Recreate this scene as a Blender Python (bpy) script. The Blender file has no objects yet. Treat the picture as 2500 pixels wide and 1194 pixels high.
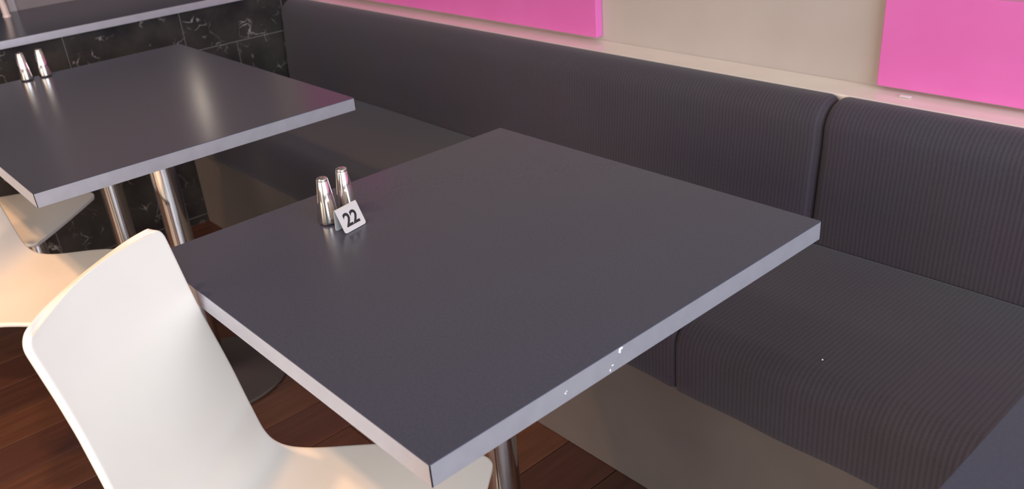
import bpy, bmesh, math, random
from mathutils import Vector, Matrix
random.seed(7)
S = bpy.context.scene
C = S.collection
PI = math.pi

# ------------------------------------------------------------------ camera
cam_d = bpy.data.cameras.new('camera')
cam = bpy.data.objects.new('camera', cam_d)
C.objects.link(cam)
cam.location = (0.5773, -1.0661, 1.3125)
cam.rotation_euler = (1.11004, 0.07689, 0.83510)
cam_d.sensor_width = 36.0
cam_d.lens = 2139.1 * 36.0 / 2500.0
cam_d.clip_start = 0.02
cam_d.dof.use_dof = True
cam_d.dof.focus_distance = 1.35
cam_d.dof.aperture_fstop = 7.0
S.camera = cam

# ------------------------------------------------------------------ world, daylight, exposure
w = bpy.data.worlds.new('world')
S.world = w
w.use_nodes = True
w.node_tree.nodes['Background'].inputs[0].default_value = (0.80, 0.88, 1.0, 1)
w.node_tree.nodes['Background'].inputs[1].default_value = 0.5

def area(name, loc, rot, sx, sy, power, col):
    d = bpy.data.lights.new(name, 'AREA')
    d.shape = 'RECTANGLE'; d.size = sx; d.size_y = sy; d.energy = power; d.color = col
    o = bpy.data.objects.new(name, d); C.objects.link(o)
    o.location = loc; o.rotation_euler = rot
    return o

# daylight entering through the shop-front glazing (east side); warm fill added on the south side
area('daylight_shopfront', (3.16, -1.55, 1.75), (0, PI/2, 0), 1.7, 3.9, 140, (0.80, 0.88, 1.0))
area('warm_fill_south', (0.0, -4.44, 1.75), (PI/2, 0, 0), 3.6, 1.7, 80, (1.0, 0.76, 0.54))

S.view_settings.view_transform = 'Standard'
S.view_settings.look = 'None'
S.view_settings.gamma = 1.0
S.view_settings.use_curve_mapping = False
S.view_settings.exposure = 0.38

# ------------------------------------------------------------------ materials
def lin(r, g, b):
    f = lambda c: (c/255/12.92) if c/255 <= 0.04045 else ((c/255+0.055)/1.055)**2.4
    return (f(r), f(g), f(b), 1)

class Mat:
    def __init__(s, name, col, rough=0.5, metal=0.0, spec=0.5):
        s.m = bpy.data.materials.new(name); s.m.use_nodes = True
        s.nt = s.m.node_tree; s.b = s.nt.nodes['Principled BSDF']
        s.b.inputs['Base Color'].default_value = col if len(col) == 4 else (*col, 1)
        s.b.inputs['Roughness'].default_value = rough
        s.b.inputs['Metallic'].default_value = metal
        s.b.inputs['Specular IOR Level'].default_value = spec
    def n(s, t, **kw):
        nd = s.nt.nodes.new(t)
        for k, v in kw.items():
            if k in nd.inputs: nd.inputs[k].default_value = v
            else: setattr(nd, k, v)
        return nd
    def l(s, a, ao, b, bo): s.nt.links.new(a.outputs[ao], b.inputs[bo])
    def coord(s, scale=(1, 1, 1)):
        t = s.n('ShaderNodeTexCoord'); mp = s.n('ShaderNodeMapping')
        mp.inputs['Scale'].default_value = scale
        s.l(t, 'Object', mp, 'Vector'); return mp
    def noise_col(s, c1, c2, scale=8, detail=4, lo=0.35, hi=0.65, stretch=(1, 1, 1)):
        mp = s.coord(stretch); nz = s.n('ShaderNodeTexNoise', Scale=scale, Detail=detail)
        r = s.n('ShaderNodeValToRGB')
        r.color_ramp.elements[0].position = lo; r.color_ramp.elements[0].color = c1
        r.color_ramp.elements[1].position = hi; r.color_ramp.elements[1].color = c2
        s.l(mp, 'Vector', nz, 'Vector'); s.l(nz, 'Fac', r, 'Fac'); s.l(r, 'Color', s.b, 'Base Color')
        return r
    def noise_bump(s, scale=200, strength=0.05, dist=0.001, stretch=(1, 1, 1)):
        mp = s.coord(stretch); nz = s.n('ShaderNodeTexNoise', Scale=scale, Detail=3)
        bp = s.n('ShaderNodeBump', Strength=strength, Distance=dist)
        s.l(mp, 'Vector', nz, 'Vector'); s.l(nz, 'Fac', bp, 'Height'); s.l(bp, 'Normal', s.b, 'Normal')

M = {}
m = Mat('charcoal_laminate', (0.043, 0.050, 0.081), 0.22); m.noise_col((0.040, 0.047, 0.077, 1), (0.046, 0.053, 0.085, 1), 260, 3); M['laminate'] = m.m
m = Mat('silver_edge_band', (0.60, 0.60, 0.67), 0.27, 0.62); m.noise_col((0.58, 0.58, 0.65, 1), (0.62, 0.62, 0.69, 1), 40, 4); M['edge'] = m.m
m = Mat('chipped_core', (0.75, 0.76, 0.76), 0.7); m.noise_col((0.6, 0.62, 0.62, 1), (0.85, 0.86, 0.86, 1), 300); M['chip'] = m.m
m = Mat('underside_board', (0.12, 0.11, 0.11), 0.6); m.noise_col((0.10, 0.09, 0.09, 1), (0.14, 0.13, 0.13, 1), 30); M['under'] = m.m
m = Mat('white_plastic', (0.84, 0.80, 0.73), 0.38); m.noise_col((0.825, 0.785, 0.715, 1), (0.855, 0.815, 0.745, 1), 6, 3); m.noise_bump(900, 0.03, 0.0003); M['plastic'] = m.m
m = Mat('polished_steel', (0.74, 0.72, 0.70), 0.10, 1.0); m.noise_bump(40, 0.01, 0.0005, (1, 1, 0.1)); M['steel'] = m.m
m = Mat('brushed_steel', (0.60, 0.58, 0.56), 0.28, 1.0); m.noise_bump(300, 0.04, 0.0003, (1, 8, 1)); M['brushed'] = m.m
m = Mat('dull_dark_steel', (0.20, 0.18, 0.17), 0.42, 0.8); m.noise_bump(300, 0.04, 0.0003, (1, 8, 1)); M['disc'] = m.m
m = Mat('sign_steel', (0.72, 0.72, 0.72), 0.42, 0.55); m.noise_bump(300, 0.03, 0.0002, (1, 1, 10)); M['sign'] = m.m
m = Mat('black_print', (0.012, 0.012, 0.014), 0.5); m.noise_bump(300, 0.02); M['print'] = m.m
m = Mat('taupe_paint', (0.47, 0.415, 0.385), 0.75); m.noise_col((0.455, 0.40, 0.37, 1), (0.485, 0.43, 0.40, 1), 5, 5); m.noise_bump(180, 0.05, 0.0008); M['wall'] = m.m
m = Mat('bench_base_paint', (0.132, 0.115, 0.112), 0.6); m.noise_col((0.124, 0.108, 0.105, 1), (0.140, 0.122, 0.119, 1), 6, 5); M['base'] = m.m
m = Mat('cream_stone', (0.88, 0.79, 0.70), 0.16); m.noise_col((0.86, 0.77, 0.68, 1), (0.90, 0.81, 0.72, 1), 12, 6); M['cream'] = m.m
m = Mat('pink_gloss', (0.72, 0.155, 0.48), 0.28); m.noise_col((0.71, 0.15, 0.47, 1), (0.73, 0.162, 0.49, 1), 8, 3); M['pink'] = m.m
m = Mat('far_wall_paint', (0.21, 0.165, 0.17), 0.6); m.noise_col((0.20, 0.157, 0.162, 1), (0.22, 0.173, 0.178, 1), 4, 4); M['far'] = m.m
m = Mat('plain_cream_paint', (0.52, 0.46, 0.40), 0.8); m.noise_col((0.50, 0.44, 0.38, 1), (0.54, 0.48, 0.42, 1), 3, 4); M['paint'] = m.m
m = Mat('ceiling_paint', (0.62, 0.58, 0.54), 0.9); m.noise_col((0.60, 0.56, 0.52, 1), (0.64, 0.60, 0.56, 1), 3, 4); M['ceil'] = m.m
m = Mat('dark_grey_panel', (0.06, 0.06, 0.066), 0.5); m.noise_col((0.054, 0.054, 0.06, 1), (0.066, 0.066, 0.072, 1), 5, 4); M['darkpanel'] = m.m
m = Mat('pale_frame', (0.34, 0.31, 0.33), 0.4); m.noise_bump(100, 0.02); M['frame'] = m.m
m = Mat('pale_pink_enamel', (0.74, 0.58, 0.54), 0.3); m.noise_bump(100, 0.02); M['spout'] = m.m
m = Mat('white_glint_and_crumb', (0.92, 0.90, 0.88), 0.6); m.noise_bump(200, 0.05); M['white_fleck'] = m.m  # shared by the painted ledge glint and the crumb
m = Mat('grout', (0.24, 0.225, 0.23), 0.8); m.noise_bump(300, 0.1); M['grout'] = m.m
m = Mat('plank_joint_dark', (0.03, 0.027, 0.03), 0.9); m.noise_bump(300, 0.05); M['gap'] = m.m  # dark sub-floor seen in the joints between planks
m = Mat('window_frame_metal', (0.25, 0.25, 0.26), 0.4, 0.6); m.noise_bump(100, 0.02); M['winframe'] = m.m

# dark floor planks, tone varies from plank to plank
def plank_mat(name, a, b):
    m = Mat(name, a, 0.30)
    m.noise_col((*a, 1), (*b, 1), 7, 8, 0.35, 0.68, (9, 0.7, 1))
    m.noise_bump(40, 0.10, 0.0008, (8, 0.6, 1))
    return m.m
planks_m = [plank_mat('plank_red_brown', (0.068, 0.027, 0.020), (0.090, 0.036, 0.026)),
            plank_mat('plank_dark_brown', (0.050, 0.021, 0.016), (0.066, 0.028, 0.021)),
            plank_mat('plank_orange_brown', (0.084, 0.034, 0.021), (0.112, 0.047, 0.028)),
            plank_mat('plank_umber', (0.055, 0.023, 0.017), (0.074, 0.031, 0.022))]

# ribbed bench fabric: ribs run across x
def fabric(name, base, dark):
    m = Mat(name, base, 0.85, 0, 0.25)
    mp = m.coord()
    wv = m.n('ShaderNodeTexWave', wave_type='BANDS', bands_direction='X', Scale=36.0, Distortion=0.25)
    wv.inputs['Detail'].default_value = 2; wv.inputs['Detail Scale'].default_value = 3
    m.l(mp, 'Vector', wv, 'Vector')
    nz = m.n('ShaderNodeTexNoise', Scale=420.0, Detail=3); m.l(mp, 'Vector', nz, 'Vector')
    nl = m.n('ShaderNodeTexNoise', Scale=5.0, Detail=3); m.l(mp, 'Vector', nl, 'Vector')
    mx = m.n('ShaderNodeMath', operation='MULTIPLY_ADD'); mx.inputs[1].default_value = 0.55
    m.l(wv, 'Fac', mx, 0); m.l(nz, 'Fac', mx, 2)
    r = m.n('ShaderNodeValToRGB')
    r.color_ramp.elements[0].position = 0.35; r.color_ramp.elements[0].color = (*dark, 1)
    r.color_ramp.elements[1].position = 1.05; r.color_ramp.elements[1].color = (*base, 1)
    m.l(mx, 'Value', r, 'Fac')
    mix = m.n('ShaderNodeMix', data_type='RGBA', blend_type='MULTIPLY')
    mix.inputs['Factor'].default_value = 0.25
    m.l(r, 'Color', mix, 6); m.l(nl, 'Color', mix, 7); m.l(mix, 2, m.b, 'Base Color')
    bp = m.n('ShaderNodeBump', Strength=0.22, Distance=0.0010)
    m.l(mx, 'Value', bp, 'Height'); m.l(bp, 'Normal', m.b, 'Normal')
    m.b.inputs['Sheen Weight'].default_value = 0.15
    return m.m
M['fabric'] = fabric('ribbed_dark_fabric', (0.064, 0.055, 0.074), (0.043, 0.036, 0.051))

# black veined marble
def marble():
    m = Mat('black_veined_marble', (0.015, 0.014, 0.015), 0.12)
    mp = m.coord()
    warp = m.n('ShaderNodeTexNoise', Scale=5.0, Detail=5)
    m.l(mp, 'Vector', warp, 'Vector')
    add = m.n('ShaderNodeVectorMath', operation='MULTIPLY_ADD')
    add.inputs[1].default_value = (0.35, 0.35, 0.35)
    m.l(warp, 'Color', add, 0); m.l(mp, 'Vector', add, 2)
    vor = m.n('ShaderNodeTexVoronoi', feature='DISTANCE_TO_EDGE', Scale=13.0)
    m.l(add, 'Vector', vor, 'Vector')
    vr = m.n('ShaderNodeValToRGB')
    vr.color_ramp.elements[0].position = 0.0; vr.color_ramp.elements[0].color = (1, 1, 1, 1)
    vr.color_ramp.elements[1].position = 0.030; vr.color_ramp.elements[1].color = (0, 0, 0, 1)
    m.l(vor, 'Distance', vr, 'Fac')
    msk = m.n('ShaderNodeTexNoise', Scale=13.0, Detail=5); m.l(mp, 'Vector', msk, 'Vector')
    mr = m.n('ShaderNodeValToRGB')
    mr.color_ramp.elements[0].position = 0.53; mr.color_ramp.elements[0].color = (0, 0, 0, 1)
    mr.color_ramp.elements[1].position = 0.66; mr.color_ramp.elements[1].color = (1, 1, 1, 1)
    m.l(msk, 'Fac', mr, 'Fac')
    mul = m.n('ShaderNodeMath', operation='MULTIPLY'); m.l(vr, 'Color', mul, 0); m.l(mr, 'Color', mul, 1)
    cl = m.n('ShaderNodeTexNoise', Scale=6.0, Detail=8); m.l(mp, 'Vector', cl, 'Vector')
    cr = m.n('ShaderNodeValToRGB')
    cr.color_ramp.elements[0].position = 0.35; cr.color_ramp.elements[0].color = (0.018, 0.016, 0.018, 1)
    cr.color_ramp.elements[1].position = 0.75; cr.color_ramp.elements[1].color = (0.060, 0.055, 0.050, 1)
    m.l(cl, 'Fac', cr, 'Fac')
    mix = m.n('ShaderNodeMix', data_type='RGBA')
    m.l(mul, 'Value', mix, 'Factor'); m.l(cr, 'Color', mix, 6); mix.inputs[7].default_value = (0.34, 0.32, 0.31, 1)
    m.l(mix, 2, m.b, 'Base Color')
    return m.m
M['marble'] = marble()

def emit(name, col, st):
    m = Mat(name, (0, 0, 0)); m.b.inputs['Emission Color'].default_value = (*col, 1)
    m.b.inputs['Emission Strength'].default_value = st
    return m.m
M['lamp_bright'] = emit('bright_lamp_tube', (1.0, 0.86, 0.70), 6.0)
M['lamp_warm'] = emit('warm_lamp_diffuser', (1.0, 0.80, 0.58), 9.0)

# ------------------------------------------------------------------ mesh helpers
def link(name, bm, mat, parent=None, smooth=False):
    me = bpy.data.meshes.new(name); bm.normal_update(); bm.to_mesh(me); bm.free()
    if smooth:
        for p in me.polygons: p.use_smooth = True
    me.materials.append(M[mat] if isinstance(mat, str) else mat)
    o = bpy.data.objects.new(name, me); C.objects.link(o)
    if parent: o.parent = parent
    return o
def empty(name, loc, rz=0):
    o = bpy.data.objects.new(name, None); C.objects.link(o)
    o.empty_display_size = 0.05; o.location = loc; o.rotation_euler = (0, 0, rz); return o
def tag(o, label=None, cat=None, group=None, kind=None):
    if label: o['label'] = label
    if cat: o['category'] = cat
    if group: o['group'] = group
    if kind: o['kind'] = kind
    return o
def box(x0, x1, y0, y1, z0, z1, bev=0.0, seg=2, bm=None):
    bm = bm or bmesh.new()
    r = bmesh.ops.create_cube(bm, size=1.0)
    for v in r['verts']:
        v.co = Vector((x0+(v.co.x+.5)*(x1-x0), y0+(v.co.y+.5)*(y1-y0), z0+(v.co.z+.5)*(z1-z0)))
    if bev > 0:
        es = list({e for v in r['verts'] for e in v.link_edges})
        bmesh.ops.bevel(bm, geom=es, offset=bev, segments=seg, affect='EDGES', profile=0.5)
    return bm
def lathe(prof, seg=48, bm=None, cx=0, cy=0):
    bm = bm or bmesh.new(); rings = []
    for r, z in prof:
        if r < 1e-6: rings.append([bm.verts.new((cx, cy, z))])
        else: rings.append([bm.verts.new((cx+r*math.cos(2*PI*i/seg), cy+r*math.sin(2*PI*i/seg), z)) for i in range(seg)])
    for a, b in zip(rings, rings[1:]):
        for i in range(seg):
            j = (i+1) % seg
            if len(a) == 1 and len(b) == 1: continue
            if len(a) == 1: bm.faces.new((a[0], b[j], b[i]))
            elif len(b) == 1: bm.faces.new((a[i], a[j], b[0]))
            else: bm.faces.new((a[i], a[j], b[j], b[i]))
    bmesh.ops.recalc_face_normals(bm, faces=bm.faces)
    return bm
def tube(pts, r, seg=16, bm=None):
    bm = bm or bmesh.new(); rings = []; pts = [Vector(p) for p in pts]
    for k, p in enumerate(pts):
        t = (pts[min(k+1, len(pts)-1)]-pts[max(k-1, 0)]).normalized()
        a = t.orthogonal().normalized() if k == 0 else (rings_a - t*rings_a.dot(t)).normalized()
        rings_a = a; b = t.cross(a)
        rings.append([bm.verts.new(p+r*(a*math.cos(2*PI*i/seg)+b*math.sin(2*PI*i/seg))) for i in range(seg)])
    for a, b in zip(rings, rings[1:]):
        for i in range(seg): bm.faces.new((a[i], a[(i+1) % seg], b[(i+1) % seg], b[i]))
    bm.faces.new(rings[0][::-1]); bm.faces.new(rings[-1])
    bmesh.ops.recalc_face_normals(bm, faces=bm.faces)
    return bm
def sweep_x(prof, x0, x1, r, nx=2, wob=None):
    """closed (y,z) profile swept along x, ends rounded with radius r"""
    n = len(prof); P = [Vector(p) for p in prof]
    ar = sum(P[i].x*P[(i+1) % n].y-P[(i+1) % n].x*P[i].y for i in range(n))
    sg = 1 if ar > 0 else -1
    nor = []
    for i in range(n):
        d = (P[(i+1) % n]-P[i-1]).normalized(); nor.append(Vector((d.y, -d.x))*sg)
    secs = []
    K = 5
    for k in range(K+1):
        a = k/K*PI/2; secs.append((x0+r*(1-math.sin(a)), r*(1-math.cos(a))) if False else (x0+r-r*math.cos(a), r-r*math.sin(a)))
    for k in range(1, nx): secs.append((x0+r+(x1-x0-2*r)*k/nx, 0))
    for k in range(K+1):
        a = (1-k/K)*PI/2; secs.append((x1-r+r*math.cos(a), r-r*math.sin(a)))
    bm = bmesh.new(); rings = []
    for x, ins in secs:
        ring = []
        for i in range(n):
            p = P[i]-nor[i]*ins
            dy, dz = wob(x, p.x, p.y) if wob else (0, 0)
            ring.append(bm.verts.new((x, p.x+dy, p.y+dz)))
        rings.append(ring)
    for a, b in zip(rings, rings[1:]):
        for i in range(n): bm.faces.new((a[i], b[i], b[(i+1) % n], a[(i+1) % n]))
    bm.faces.new(rings[0]); bm.faces.new(rings[-1][::-1])
    bmesh.ops.recalc_face_normals(bm, faces=bm.faces)
    return bm
def arc(cy, cz, r, a0, a1, n):
    return [(cy+r*math.cos(math.radians(a0+(a1-a0)*k/n)), cz+r*math.sin(math.radians(a0+(a1-a0)*k/n))) for k in range(n+1)]
def shade_auto(o, ang=40):
    me = o.data
    for p in me.polygons: p.use_smooth = True
    me.set_sharp_from_angle(angle=math.radians(ang))
    return o
def copy_tree(o, parent=None):
    c = o.copy(); C.objects.link(c); c.parent = parent
    for ch in list(o.children): copy_tree(ch, c)
    return c

# ------------------------------------------------------------------ the room
XF, XE, YB, YS, ZC = -3.06, 3.2, 0.665, -4.5, 2.8
floor = tag(link('floor', box(XF-.1, XE+.1, YS-.1, YB+.1, -0.08, -0.004), 'gap'), kind='structure')
pw, pl = 0.145, 1.35
plank_mesh = {}
row = 0; x = XF
while x < XE-0.01:
    y = YS - (row*0.47 % pl)
    x1 = min(x+pw, XE)
    while y < YB-0.01:
        ya, yb = max(y, YS), min(y+pl, YB)
        if yb-ya > 0.05:
            key = (round(x1-x, 3), round(yb-ya, 3), random.randrange(4))
            if key not in plank_mesh:
                bm = box(0, x1-x-.0025, 0, yb-ya-.0025, -0.012, 0, 0.0012, 1)
                me = bpy.data.meshes.new('plank'); bm.to_mesh(me); bm.free(); me.materials.append(planks_m[key[2]])
                plank_mesh[key] = me
            o = bpy.data.objects.new('plank', plank_mesh[key]); C.objects.link(o)
            o.location = (x, ya, 0); o.parent = floor
        y += pl
    x += pw; row += 1
tag(link('ceiling', box(XF-.1, XE+.1, YS-.1, YB+.1, ZC, ZC+.08), 'ceil'), kind='structure')
tag(link('wall_bench', box(XF-.1, XE+.1, YB, YB+.1, 0, ZC), 'wall'), kind='structure')
tag(link('wall_far', box(XF-.1, XF, -0.262, YB, 0, ZC), 'far'), kind='structure')
tag(link('wall_far_side', box(XF-.1, XF, YS, -1.30, 0, ZC), 'far'), kind='structure')
tag(link('dark_reflection_board', box(XF+.0005, XF+.014, -0.262, YB-.002, .885, 1.075, .002, 1), 'darkpanel'), kind='structure')  # unseen dark board, added to darken the reflection in the far tabletop
# dark door panel with a pale jamb beyond the counter
d1 = tag(link('door_1', box(XF-.09, XF-.02, -1.285, -0.287, 0, ZC), 'darkpanel'), kind='structure')
link('door_jamb', box(XF-.1, XF+.004, -0.287, -0.262, 0, ZC, .002, 1), 'frame', d1)
link('door_jamb', box(XF-.1, XF+.004, -1.30, -1.285, 0, ZC, .002, 1), 'frame', d1)
# glazed shop-front side (x = XE) and street side (y = YS)
bm = box(XE, XE+.1, YS, YB, 0, .90); box(XE, XE+.1, YS, YB, 2.62, ZC, bm=bm); box(XE, XE+.1, .42, YB, .90, 2.62, bm=bm); box(XE, XE+.1, YS, -3.52, .90, 2.62, bm=bm)
tag(link('wall_shopfront', bm, 'paint'), kind='structure')
w1 = tag(link('window_1', box(XE+.03, XE+.07, -3.52, .42, .90, .95), 'winframe'), kind='structure')
for y in (-3.52, -2.23, -.94, .36): link('mullion', box(XE+.03, XE+.07, y, y+.06, .95, 2.62), 'winframe', w1)
link('window_head', box(XE+.03, XE+.07, -3.52, .42, 2.56, 2.62), 'winframe', w1)
bm = box(XF, -1.85, YS-.1, YS, 0, ZC); box(1.85, XE, YS-.1, YS, 0, ZC, bm=bm); box(-1.85, 1.85, YS-.1, YS, 0, .90, bm=bm); box(-1.85, 1.85, YS-.1, YS, 2.62, ZC, bm=bm)
tag(link('wall_street', bm, 'paint'), kind='structure')
w2 = tag(link('added_window_2', box(-1.85, 1.85, YS-.07, YS-.03, .90, .95), 'winframe'), kind='structure')  # unseen window, added to carry the warm fill
for x in (-1.85, -.62, .59, 1.79): link('mullion', box(x, x+.06, YS-.07, YS-.03, .95, 2.62), 'winframe', w2)

# cream ledge running along the wall behind the bench
ledge = tag(link('trim_1', box(-2.5185, XE, .5705, YB, .60, .74, .003, 2), 'cream'), kind='structure')

# ------------------------------------------------------------------ marble half wall with counter
XM = -2.52
wl = tag(link('wall_left', box(-2.66, XM-.0025, -2.4, YB, 0, .772), 'grout'), kind='structure')
def tile_row(z0, z1, off):
    y = -2.4 + off - .392
    while y < YB-.01:
        ya, yb = max(y, -2.4), min(y+.392, YB)
        if yb-ya > .02:
            link('marble_tile', box(XM-.0023, XM, ya+.0011, yb-.0011, z0+.0011, z1-.0011, .0008, 1), 'marble', wl)
        y += .392
tile_row(.63, .773, (.112+2.4) % .392)
tile_row(.03, .63, (.30+2.4) % .392)
tile_row(.0, .03, (.112+2.4) % .392)
ct = empty('counter', (-2.78, -.9, .775))
tag(ct, 'dark counter top with a pale edge strip on top of the black marble half wall', 'counter')
def loc(bm, e):
    bmesh.ops.translate(bm, vec=-Vector(e.location), verts=bm.verts); return bm
link('counter_slab', loc(box(XF+.006, -2.503, -2.4, YB-.004, .772, .798, .001, 1), ct), 'laminate', ct)
link('edge_strip', loc(box(-2.503, -2.498, -2.4, YB-.004, .773, .797, .0012, 2), ct), 'edge', ct)

# pale curved spout standing on the counter
sp = empty('spout', (-2.95, -.325, .798))
tag(sp, 'pale pinkish curved tube standing on the dark counter behind the marble', 'tap')
pts = [(0, 0, .004), (0, -.001, .04), (0, -.006, .075)]
for k in range(0, 13):
    a = k/12*PI*.95; pts.append((0.03*(1-math.cos(a))*.4, -.012-.06*(1-math.cos(a)), .10+.06*math.sin(a)))
shade_auto(link('spout_tube', tube(pts, .0115, 20), 'spout', sp))
shade_auto(link('spout_collar', lathe([(0, 0), (.0135, 0), (.0135, .006), (.0118, .009), (0, .009)], 24), 'spout', sp))

# ------------------------------------------------------------------ upholstered bench
bench = empty('banquette_bench', (-1.2, .3, 0))
tag(bench, 'long dark ribbed fabric bench with taupe base along the wall', 'bench')
XS = -.284; XR = 2.6; XL = XM+.003
def bl(bm): return loc(bm, bench)
link('base_panel', bl(box(XL, XR, .037, .57, 0, .30, .002, 1)), 'base', bench)
seat_prof = arc(.075, .402, .050, 180, 90, 8) + [(.20, .453), (.33, .452)] + arc(.461, .440, .010, 90, 0, 3) + [(.471, .31)] + [(.466, .3005), (.032, .3005)] + [(.0265, .306), (.0255, .33), (.0245, .37)]
seat_prof = seat_prof[::-1]
def wob_seat(x, y, z):
    f = max(0, 1-abs(y-.03)/.08)
    return (.0025*math.sin(x*9.0)*f + .0015*math.sin(x*31)*f, (.0022*math.sin(x*6.3+1) * (1 if z > .4 else 0)))
back_prof = [(.472, .405), (.4715, .452), (.473, .50), (.481, .60), (.4865, .655)] + arc(.545, .686, .058, 176, 90, 9) + arc(.552, .726, .018, 88, 0, 5) + [(.570, .60), (.570, .45), (.566, .405)]
for xa, xb, n in ((XL, XS-.001, 60), (XS+.001, XR, 70)):
    o = shade_auto(link('seat_cushion', bl(sweep_x(seat_prof, xa, xb, .012, n, wob_seat)), 'fabric', bench), 50)
    o = shade_auto(link('back_cushion', bl(sweep_x(back_prof, xa, xb, .020, n)), 'fabric', bench), 50)

# ------------------------------------------------------------------ pink wall panels
def wall_panel(x0, x1, z0, z1, label):
    e = empty('wall_panel', ((x0+x1)/2, YB, z0)); tag(e, label, 'panel', 'pink wall panels')
    link('panel_board', loc(box(x0, x1, .640, YB-.001, z0, z1, .0015, 2), e), 'pink', e)
wall_panel(-2.49, -1.034, .751, .941, 'pink wall panel at the top, left of the bare taupe wall')
wall_panel(-2.73, -2.20, 1.08, 1.50, 'pink wall panel above the picture, mirrored in the table by the marble')
wall_panel(-.252, 1.10, .749, .939, 'pink wall panel at the upper right corner, right of the bare taupe wall')

# thin white piece standing in for a bright highlight on the ledge
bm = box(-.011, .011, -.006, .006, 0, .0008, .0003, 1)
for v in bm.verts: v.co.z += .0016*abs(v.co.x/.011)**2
o = tag(link('white_glint', bm, 'white_fleck'), 'thin white piece added as a glint on the cream ledge below the pink panel', 'white_fleck'); o.location = (-.181, .621, .7402); o.rotation_euler = (0, 0, .05)
# crumb on the seat
bm = bmesh.new(); bmesh.ops.create_icosphere(bm, subdivisions=1, radius=.0016)
for v in bm.verts: v.co *= random.uniform(.75, 1.25)
o = tag(link('crumb', bm, 'white_fleck'), 'tiny white crumb lying on the dark bench seat', 'crumb'); o.location = (-.024, .088, .4558)

# ------------------------------------------------------------------ tables
TH = .0285
def table(name, x0, x1, y0, y1, legs, label):
    e = empty(name, ((x0+x1)/2, (y0+y1)/2, 0)); tag(e, label, 'table', 'charcoal pedestal tables')
    L = lambda bm: loc(bm, e)
    link('table_top', L(box(x0, x1, y0, y1, .7489, .75, .0003, 1, box(x0+.0012, x1-.0012, y0+.0012, y1-.0012, .75-TH, .7489))), 'laminate', e)
    bm = box(x0, x1, y0, y0+.0012, .75-TH, .7489); 
    for a in ((x0, x1, y1-.0012, y1), (x0, x0+.0012, y0, y1), (x1-.0012, x1, y0, y1)): box(a[0], a[1], a[2], a[3], .75-TH, .7489, bm=bm)
    eb = link('edge_band', L(bm), 'edge', e)
    for lx, ly in legs:
        shade_auto(link('pedestal_column', L(lathe([(.0, .02), (.030, .02), (.030, .712), (0, .712)], 48, cx=lx, cy=ly)), 'steel', e))
        shade_auto(link('base_disc', L(lathe([(0, 0), (.186, 0), (.190, .002), (.190, .006), (.186, .0085), (.05, .012), (.036, .020), (.030, .022)], 72, cx=lx, cy=ly)), 'disc', e), 30)
        link('mounting_plate', L(box(lx-.14, lx+.14, ly-.14, ly+.14, .712, .75-TH-.0002, .002, 1)), 'under', e)
    return e, eb
t1, eb1 = table('cafe_table', -.70, 0, -.7107, 0, [(-.35, -.355)], 'charcoal table with silver edges and the number 22 sign')
t2, eb2 = table('cafe_table', -2.126, -1.141, -.758, -.059, [(-1.49, -.41), (-1.975, -.41)], 'charcoal table nearest the black marble wall')
t3, eb3 = table('cafe_table', .360, 1.06, -.7107, 0, [(.71, -.355)], 'charcoal table cut off at the lower right corner')
# chips in the edge of the numbered table
def chip(y, z, sy, sz, seed):
    rnd = random.Random(seed); bm = bmesh.new(); n = 9
    ring = [(y+sy*math.cos(2*PI*k/n)*rnd.uniform(.6, 1.15), z+sz*math.sin(2*PI*k/n)*rnd.uniform(.6, 1.15)) for k in range(n)]
    a = [bm.verts.new((.00005, p, min(qz, .7488))) for p, qz in ring]; b = [bm.verts.new((.0006, y+(p-y)*.7, min(z+(qz-z)*.7, .7486))) for p, qz in ring]
    for k in range(n): bm.faces.new((a[k], a[(k+1) % n], b[(k+1) % n], b[k]))
    bm.faces.new(b); bmesh.ops.recalc_face_normals(bm, faces=bm.faces)
    bmesh.ops.translate(bm, vec=-Vector(t1.location), verts=bm.verts)
    tag(link('edge_chip', bm, 'chip', eb1), 'white chip in the silver edge')
chip(-.434, .7445, .0026, .0042, 1); chip(-.4315, .7470, .003, .0017, 2); chip(-.451, .7262, .0012, .0022, 3); chip(-.447, .731, .0022, .0009, 6); chip(-.524, .7335, .0014, .0014, 4); chip(-.522, .7352, .0009, .0009, 5)

# ------------------------------------------------------------------ shakers
def shaker(name, x, y, label, holes=3):
    e = empty(name, (x, y, .75)); tag(e, label, 'shaker', 'steel salt and pepper shakers')
    shade_auto(link('shaker_body', lathe([(0, .0006), (.0148, .0006), (.0160, .0014), (.0172, .003), (.0176, .005), (.0094, .0708), (.0092, .0712)], 64), 'steel', e), 30)
    cap = shade_auto(link('shaker_cap', lathe([(.0092, .0710), (.0094, .0713), (.0092, .0735), (.0084, .0750), (.0066, .0757), (0, .0760)], 48), 'steel', e), 50)
    for k in range(holes):
        a = 2*PI*k/holes
        link('pour_hole', lathe([(0, .07612), (.0007, .07612), (.0007, .07575), (0, .07575)], 10, cx=.0032*math.cos(a), cy=.0032*math.sin(a)), 'print', cap)
    return e
shaker('shaker', -.583, -.466, 'polished steel shaker left of the number 22 sign, nearer the white chair')
shaker('shaker', -.594, -.424, 'polished steel shaker standing directly behind the number 22 sign', 1)
shaker('shaker', -2.099, -.505, 'left one of the two steel shakers on the table by the marble wall')
shaker('shaker', -2.097, -.457, 'right one of the two steel shakers on the table by the marble wall', 1)

# ------------------------------------------------------------------ number sign (bent steel tent)
sg = empty('table_number_sign', (-.526, -.4535, .75), math.atan2(.045, -.010))   # local x along the ridge
tag(sg, 'small bent steel table sign with black number 22', 'sign')
SW = .0455; hw = SW/2; H = .0365; dep = .0165
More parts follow.
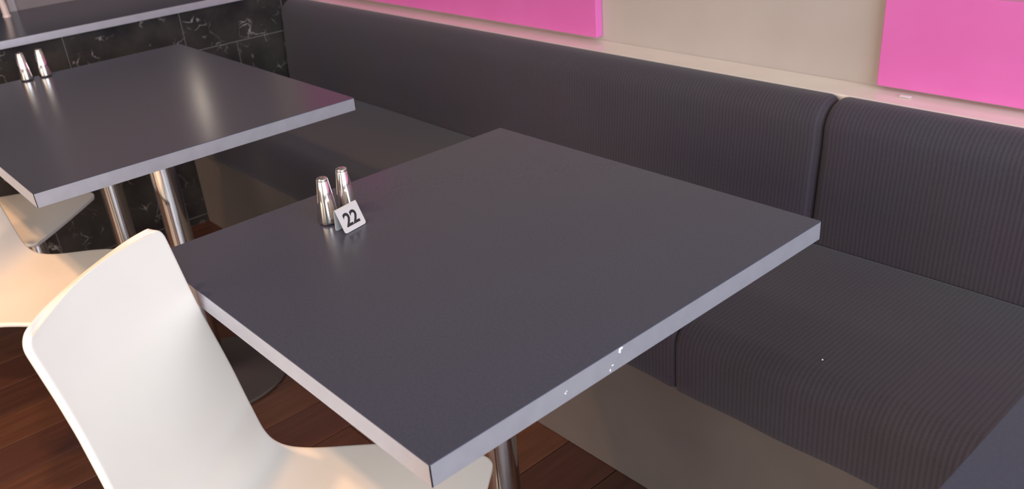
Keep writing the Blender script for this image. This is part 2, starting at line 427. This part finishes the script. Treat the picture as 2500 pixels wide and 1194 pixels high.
# local: x along ridge, face looks to local -y ... (front is towards world +x)
def sheet(profile, th, name, mat):
    bm = bmesh.new(); rings = []
    n = len(profile); P = [Vector(p) for p in profile]
    cr = .004
    for side in (0, 1):
        row = []
        for k in range(n):
            d = (P[min(k+1, n-1)]-P[max(k-1, 0)]).normalized(); nr = Vector((-d.y, d.x))
            p = P[k]+nr*th*side
            # rounded lower corners
            dist = min((P[k]-P[0]).length, (P[k]-P[-1]).length)
            ins = cr-math.sqrt(max(0, cr*cr-(cr-dist)**2)) if dist < cr else 0
            row.append((bm.verts.new((-hw+ins, p.x, p.y)), bm.verts.new((hw-ins, p.x, p.y))))
        rings.append(row)
    A, B = rings
    for k in range(n-1):
        bm.faces.new((A[k][0], A[k][1], A[k+1][1], A[k+1][0])); bm.faces.new((B[k][0], B[k+1][0], B[k+1][1], B[k][1]))
        bm.faces.new((A[k][0], A[k+1][0], B[k+1][0], B[k][0])); bm.faces.new((A[k][1], B[k][1], B[k+1][1], A[k+1][1]))
    for k in (0, n-1): bm.faces.new((A[k][0], B[k][0], B[k][1], A[k][1]))
    bmesh.ops.recalc_face_normals(bm, faces=bm.faces)
    return link(name, bm, mat, sg)
R0 = .0025
ang = math.atan2(H, dep)
prof = []
def seg(p, q_, ts): return [(p[0]+(q_[0]-p[0])*t, p[1]+(q_[1]-p[1])*t) for t in ts]
fb = (0, .0004); ap = (dep, H); bb = (dep*1.25, .0004)
front = seg(fb, (dep*.93, H*.95), [0, .01, .03, .06, .1, .5, 1])
bend = [(dep*.965, H*.975), (dep*1.0, H*.982), (dep*1.035, H*.975)]
back = seg((dep*1.07, H*.95), bb, [0, .5, .9, .94, .97, .99, 1])
profile = front+bend+back
sheet(profile, .0009, 'folded_plate', 'sign')
fc = bpy.data.curves.new('digits', 'FONT'); fc.body = '22'; fc.size = .0335; fc.align_x = 'CENTER'; fc.align_y = 'CENTER'; fc.extrude = .00012; fc.offset = .0009
fo = bpy.data.objects.new('digits_curve', fc); C.objects.link(fo)
bpy.context.view_layer.update()
me = bpy.data.meshes.new_from_object(fo.evaluated_get(bpy.context.evaluated_depsgraph_get()))
bpy.data.objects.remove(fo)
xs = [v.co.x for v in me.vertices]; ys = [v.co.y for v in me.vertices]
mx_, my_ = (min(xs)+max(xs))/2, (min(ys)+max(ys))/2
for v in me.vertices: v.co.x = (v.co.x-mx_)*.0285/(max(xs)-min(xs)); v.co.y = (v.co.y-my_)*.0220/(max(ys)-min(ys))
me.materials.clear(); me.materials.append(M['print'])
dg = bpy.data.objects.new('digits', me); C.objects.link(dg); dg.parent = sg
u = Vector((0, dep, H)).normalized(); nrm = Vector((1, 0, 0)).cross(u)
mt = Matrix(((1, u.x*0, nrm.x), (0, u.y, nrm.y), (0, u.z, nrm.z)))
mid = Vector((0, dep*.93, H*.95))*.50 + nrm*.00105
dg.matrix_local = Matrix.Translation(mid) @ mt.to_4x4()
tag(dg, 'black printed number 22')

# ------------------------------------------------------------------ white moulded chairs
KS = .965
def zz(z): return KS*z + .0459
PROF = [(-.248, .834), (-.2395, .795), (-.231, .755), (-.218, .692), (-.206, .636), (-.197, .59), (-.189, .54), (-.182, .497), (-.176, .470), (-.165, .450), (-.147, .438), (-.122, .433), (-.09, .433), (-.04, .438), (.02, .444), (.08, .445), (.13, .441), (.165, .435), (.192, .427)]
def catmull(P, n):
    out = []
    for i in range(len(P)-1):
        p0, p1, p2, p3 = P[max(i-1, 0)], P[i], P[i+1], P[min(i+2, len(P)-1)]
        for k in range(n):
            t = k/n
            out.append(tuple(.5*((2*p1[j])+(-p0[j]+p2[j])*t+(2*p0[j]-5*p1[j]+4*p2[j]-p3[j])*t*t+(-p0[j]+3*p1[j]-3*p2[j]+p3[j])*t**3) for j in range(2)))
    out.append(P[-1]); return out
def build_shell():
    pr = [(a*KS, zz(b)) for a, b in catmull(PROF, 4)]
    # arc length, resampled with dense ends so that the corners are round
    d = [0]
    for a, b in zip(pr, pr[1:]): d.append(d[-1]+math.hypot(b[0]-a[0], b[1]-a[1]))
    T = d[-1]
    def at(s):
        s = min(max(s, 0), T)
        for k in range(len(d)-1):
            if s <= d[k+1]+1e-12:
                t = (s-d[k])/(d[k+1]-d[k]); return pr[k][0]+(pr[k+1][0]-pr[k][0])*t, pr[k][1]+(pr[k+1][1]-pr[k][1])*t
        return pr[-1]
    RC = .020
    ends = [RC*(1-math.cos(PI/2*k/7)) for k in range(7)]
    ss = ends+[RC+(T-2*RC)*k/60 for k in range(61)]+[T-e for e in ends[::-1]]
    NX = 26
    bm = bmesh.new(); rows = []
    for s in ss:
        y, z = at(s); q = s/T
        hwid = .1405+(.160-.1405)*min(1, max(0, (q-.18)/.42))
        if q < .12: hwid += .0025*(1-q/.12)
        if q > .6: hwid = .160+.004*math.sin((q-.6)/.4*PI)
        e = min(s, T-s)
        if e < RC: hwid -= RC-math.sqrt(max(0, RC*RC-(RC-e)**2))
        # local tangent / normal
        y1, z1 = at(s-.004); y2, z2 = at(s+.004)
        tl = math.hypot(y2-y1, z2-z1); ty, tz = (y2-y1)/tl, (z2-z1)/tl
        ny, nz = tz, -ty       # points to the rear / below
        hollow = .008*(1-q)**.7+.004
        bulge = .006*max(0, 1-q/.25)
        row_ = []
        for k in range(NX+1):
            c = -math.cos(PI*k/NX); c = .6*c+.4*(2*k/NX-1)
            h = hollow*(1-c*c)
            sgn = 1 if q < .5 else 1
            row_.append(bm.verts.new((c*hwid, y-abs(ny)*h if q < .42 else y+ny*h*0, z+bulge*(1-c*c)-(h*.6 if q > .45 else h*.6*max(0, (q-.30)/.15)))))
        rows.append(row_)
    for a, b in zip(rows, rows[1:]):
        for k in range(NX): bm.faces.new((a[k], a[k+1], b[k+1], b[k]))
    bmesh.ops.recalc_face_normals(bm, faces=bm.faces)
    return bm
def make_chair(label):
    e = empty('shell_chair', (0, 0, 0)); tag(e, label, 'chair', 'white moulded shell chairs')
    o = link('seat_shell', build_shell(), 'plastic', e, True)
    md = o.modifiers.new('thickness', 'SOLIDIFY'); md.thickness = .010; md.offset = 0
    md = o.modifiers.new('smooth', 'SUBSURF'); md.levels = 1; md.render_levels = 1
    zt = zz(.428)
    fr = bmesh.new(); py = .08
    for sx in (-1, 1): tube([(sx*.105, -.085, zt-.008), (sx*.095, .0, zt-.006), (sx*.105, .13, zt-.004)], .007, 12, fr)
    box(-.10, .10, py-.05, py+.03, zt-.020, zt-.012, .002, 1, fr)
    fo_ = shade_auto(link('under_seat_frame', fr, 'brushed', e))
    shade_auto(link('swivel_column', lathe([(0, .02), (.026, .02), (.026, .20), (.022, .205), (.022, zt-.021), (0, zt-.021)], 32, cx=0, cy=py), 'steel', e), 30)
    fl = shade_auto(link('floor_flange', lathe([(0, 0), (.092, 0), (.095, .003), (.094, .007), (.05, .013), (.034, .030), (.027, .032)], 40, cx=0, cy=py), 'disc', e), 30)
    for k in range(4): link('bolt', lathe([(0, .006), (.006, .006), (.006, .0125), (0, .0135)], 6, cx=.072*math.cos(k*PI/2+.4), cy=py+.072*math.sin(k*PI/2+.4)), 'steel', fl)
    return e
ch = make_chair('white shell chair in the foreground, tucked against the number 22 table')
ch.location = (-.2815, -.6925, 0); ch.rotation_euler = (0, 0, math.radians(-51.33))
c2 = copy_tree(ch); tag(c2, 'white shell chair at the left picture edge, behind the foreground chair')
c2.location = (-1.361, -.7466, 0)
c3 = copy_tree(ch); tag(c3, 'white shell chair mostly hidden under the table by the marble wall')
c3.location = (-1.886, -.721, 0); c3.rotation_euler = (0, 0, math.radians(-45))

# ------------------------------------------------------------------ added ceiling lights, wall lamp
def fill_downlight(x, y, power, col=(1.0, .54, .25)):  # unseen ceiling lights, added for their warm light
    e = empty('fill_downlight', (x, y, ZC)); tag(e, 'round recessed ceiling light added out of view for warm fill', 'lamp', 'added ceiling lights')
    shade_auto(link('trim_ring', lathe([(.055, 0), (.075, 0), (.075, -.006), (.060, -.010), (.055, -.004)], 40), 'frame', e), 40)
    link('diffuser', lathe([(0, -.003), (.055, -.003), (.055, -.001), (0, -.001)], 32), 'lamp_warm', e)
    d = bpy.data.lights.new('fill_downlight_lamp', 'SPOT'); d.energy = power; d.color = col; d.spot_size = math.radians(95); d.spot_blend = .8; d.shadow_soft_size = .06
    o = bpy.data.objects.new('fill_downlight_lamp', d); C.objects.link(o); o.parent = e; o.location = (0, 0, -.03)
for x, y, p in ((-1.42, -1.35, 85), (-.7, -1.5, 55), (.9, -2.2, 30), (-2.1, -3.3, 40), (-.6, -3.3, 30), (.9, -3.3, 30)):
    fill_downlight(x, y, p)
wl_ = empty('wall_lamp', (XF, .312, 1.222)); tag(wl_, 'slim upright warm wall lamp above the counter', 'lamp')
link('back_plate', box(.001, .012, -.05, .05, -.10, .10, .003, 2), 'frame', wl_)
shade_auto(link('lamp_tube', lathe([(0, -.075), (.008, -.075), (.011, -.07), (.011, .07), (.008, .075), (0, .075)], 24, cx=.04, cy=0), 'lamp_bright', wl_), 40)
link('bracket', box(.010, .034, -.008, .008, -.012, .012, .002, 1), 'frame', wl_)
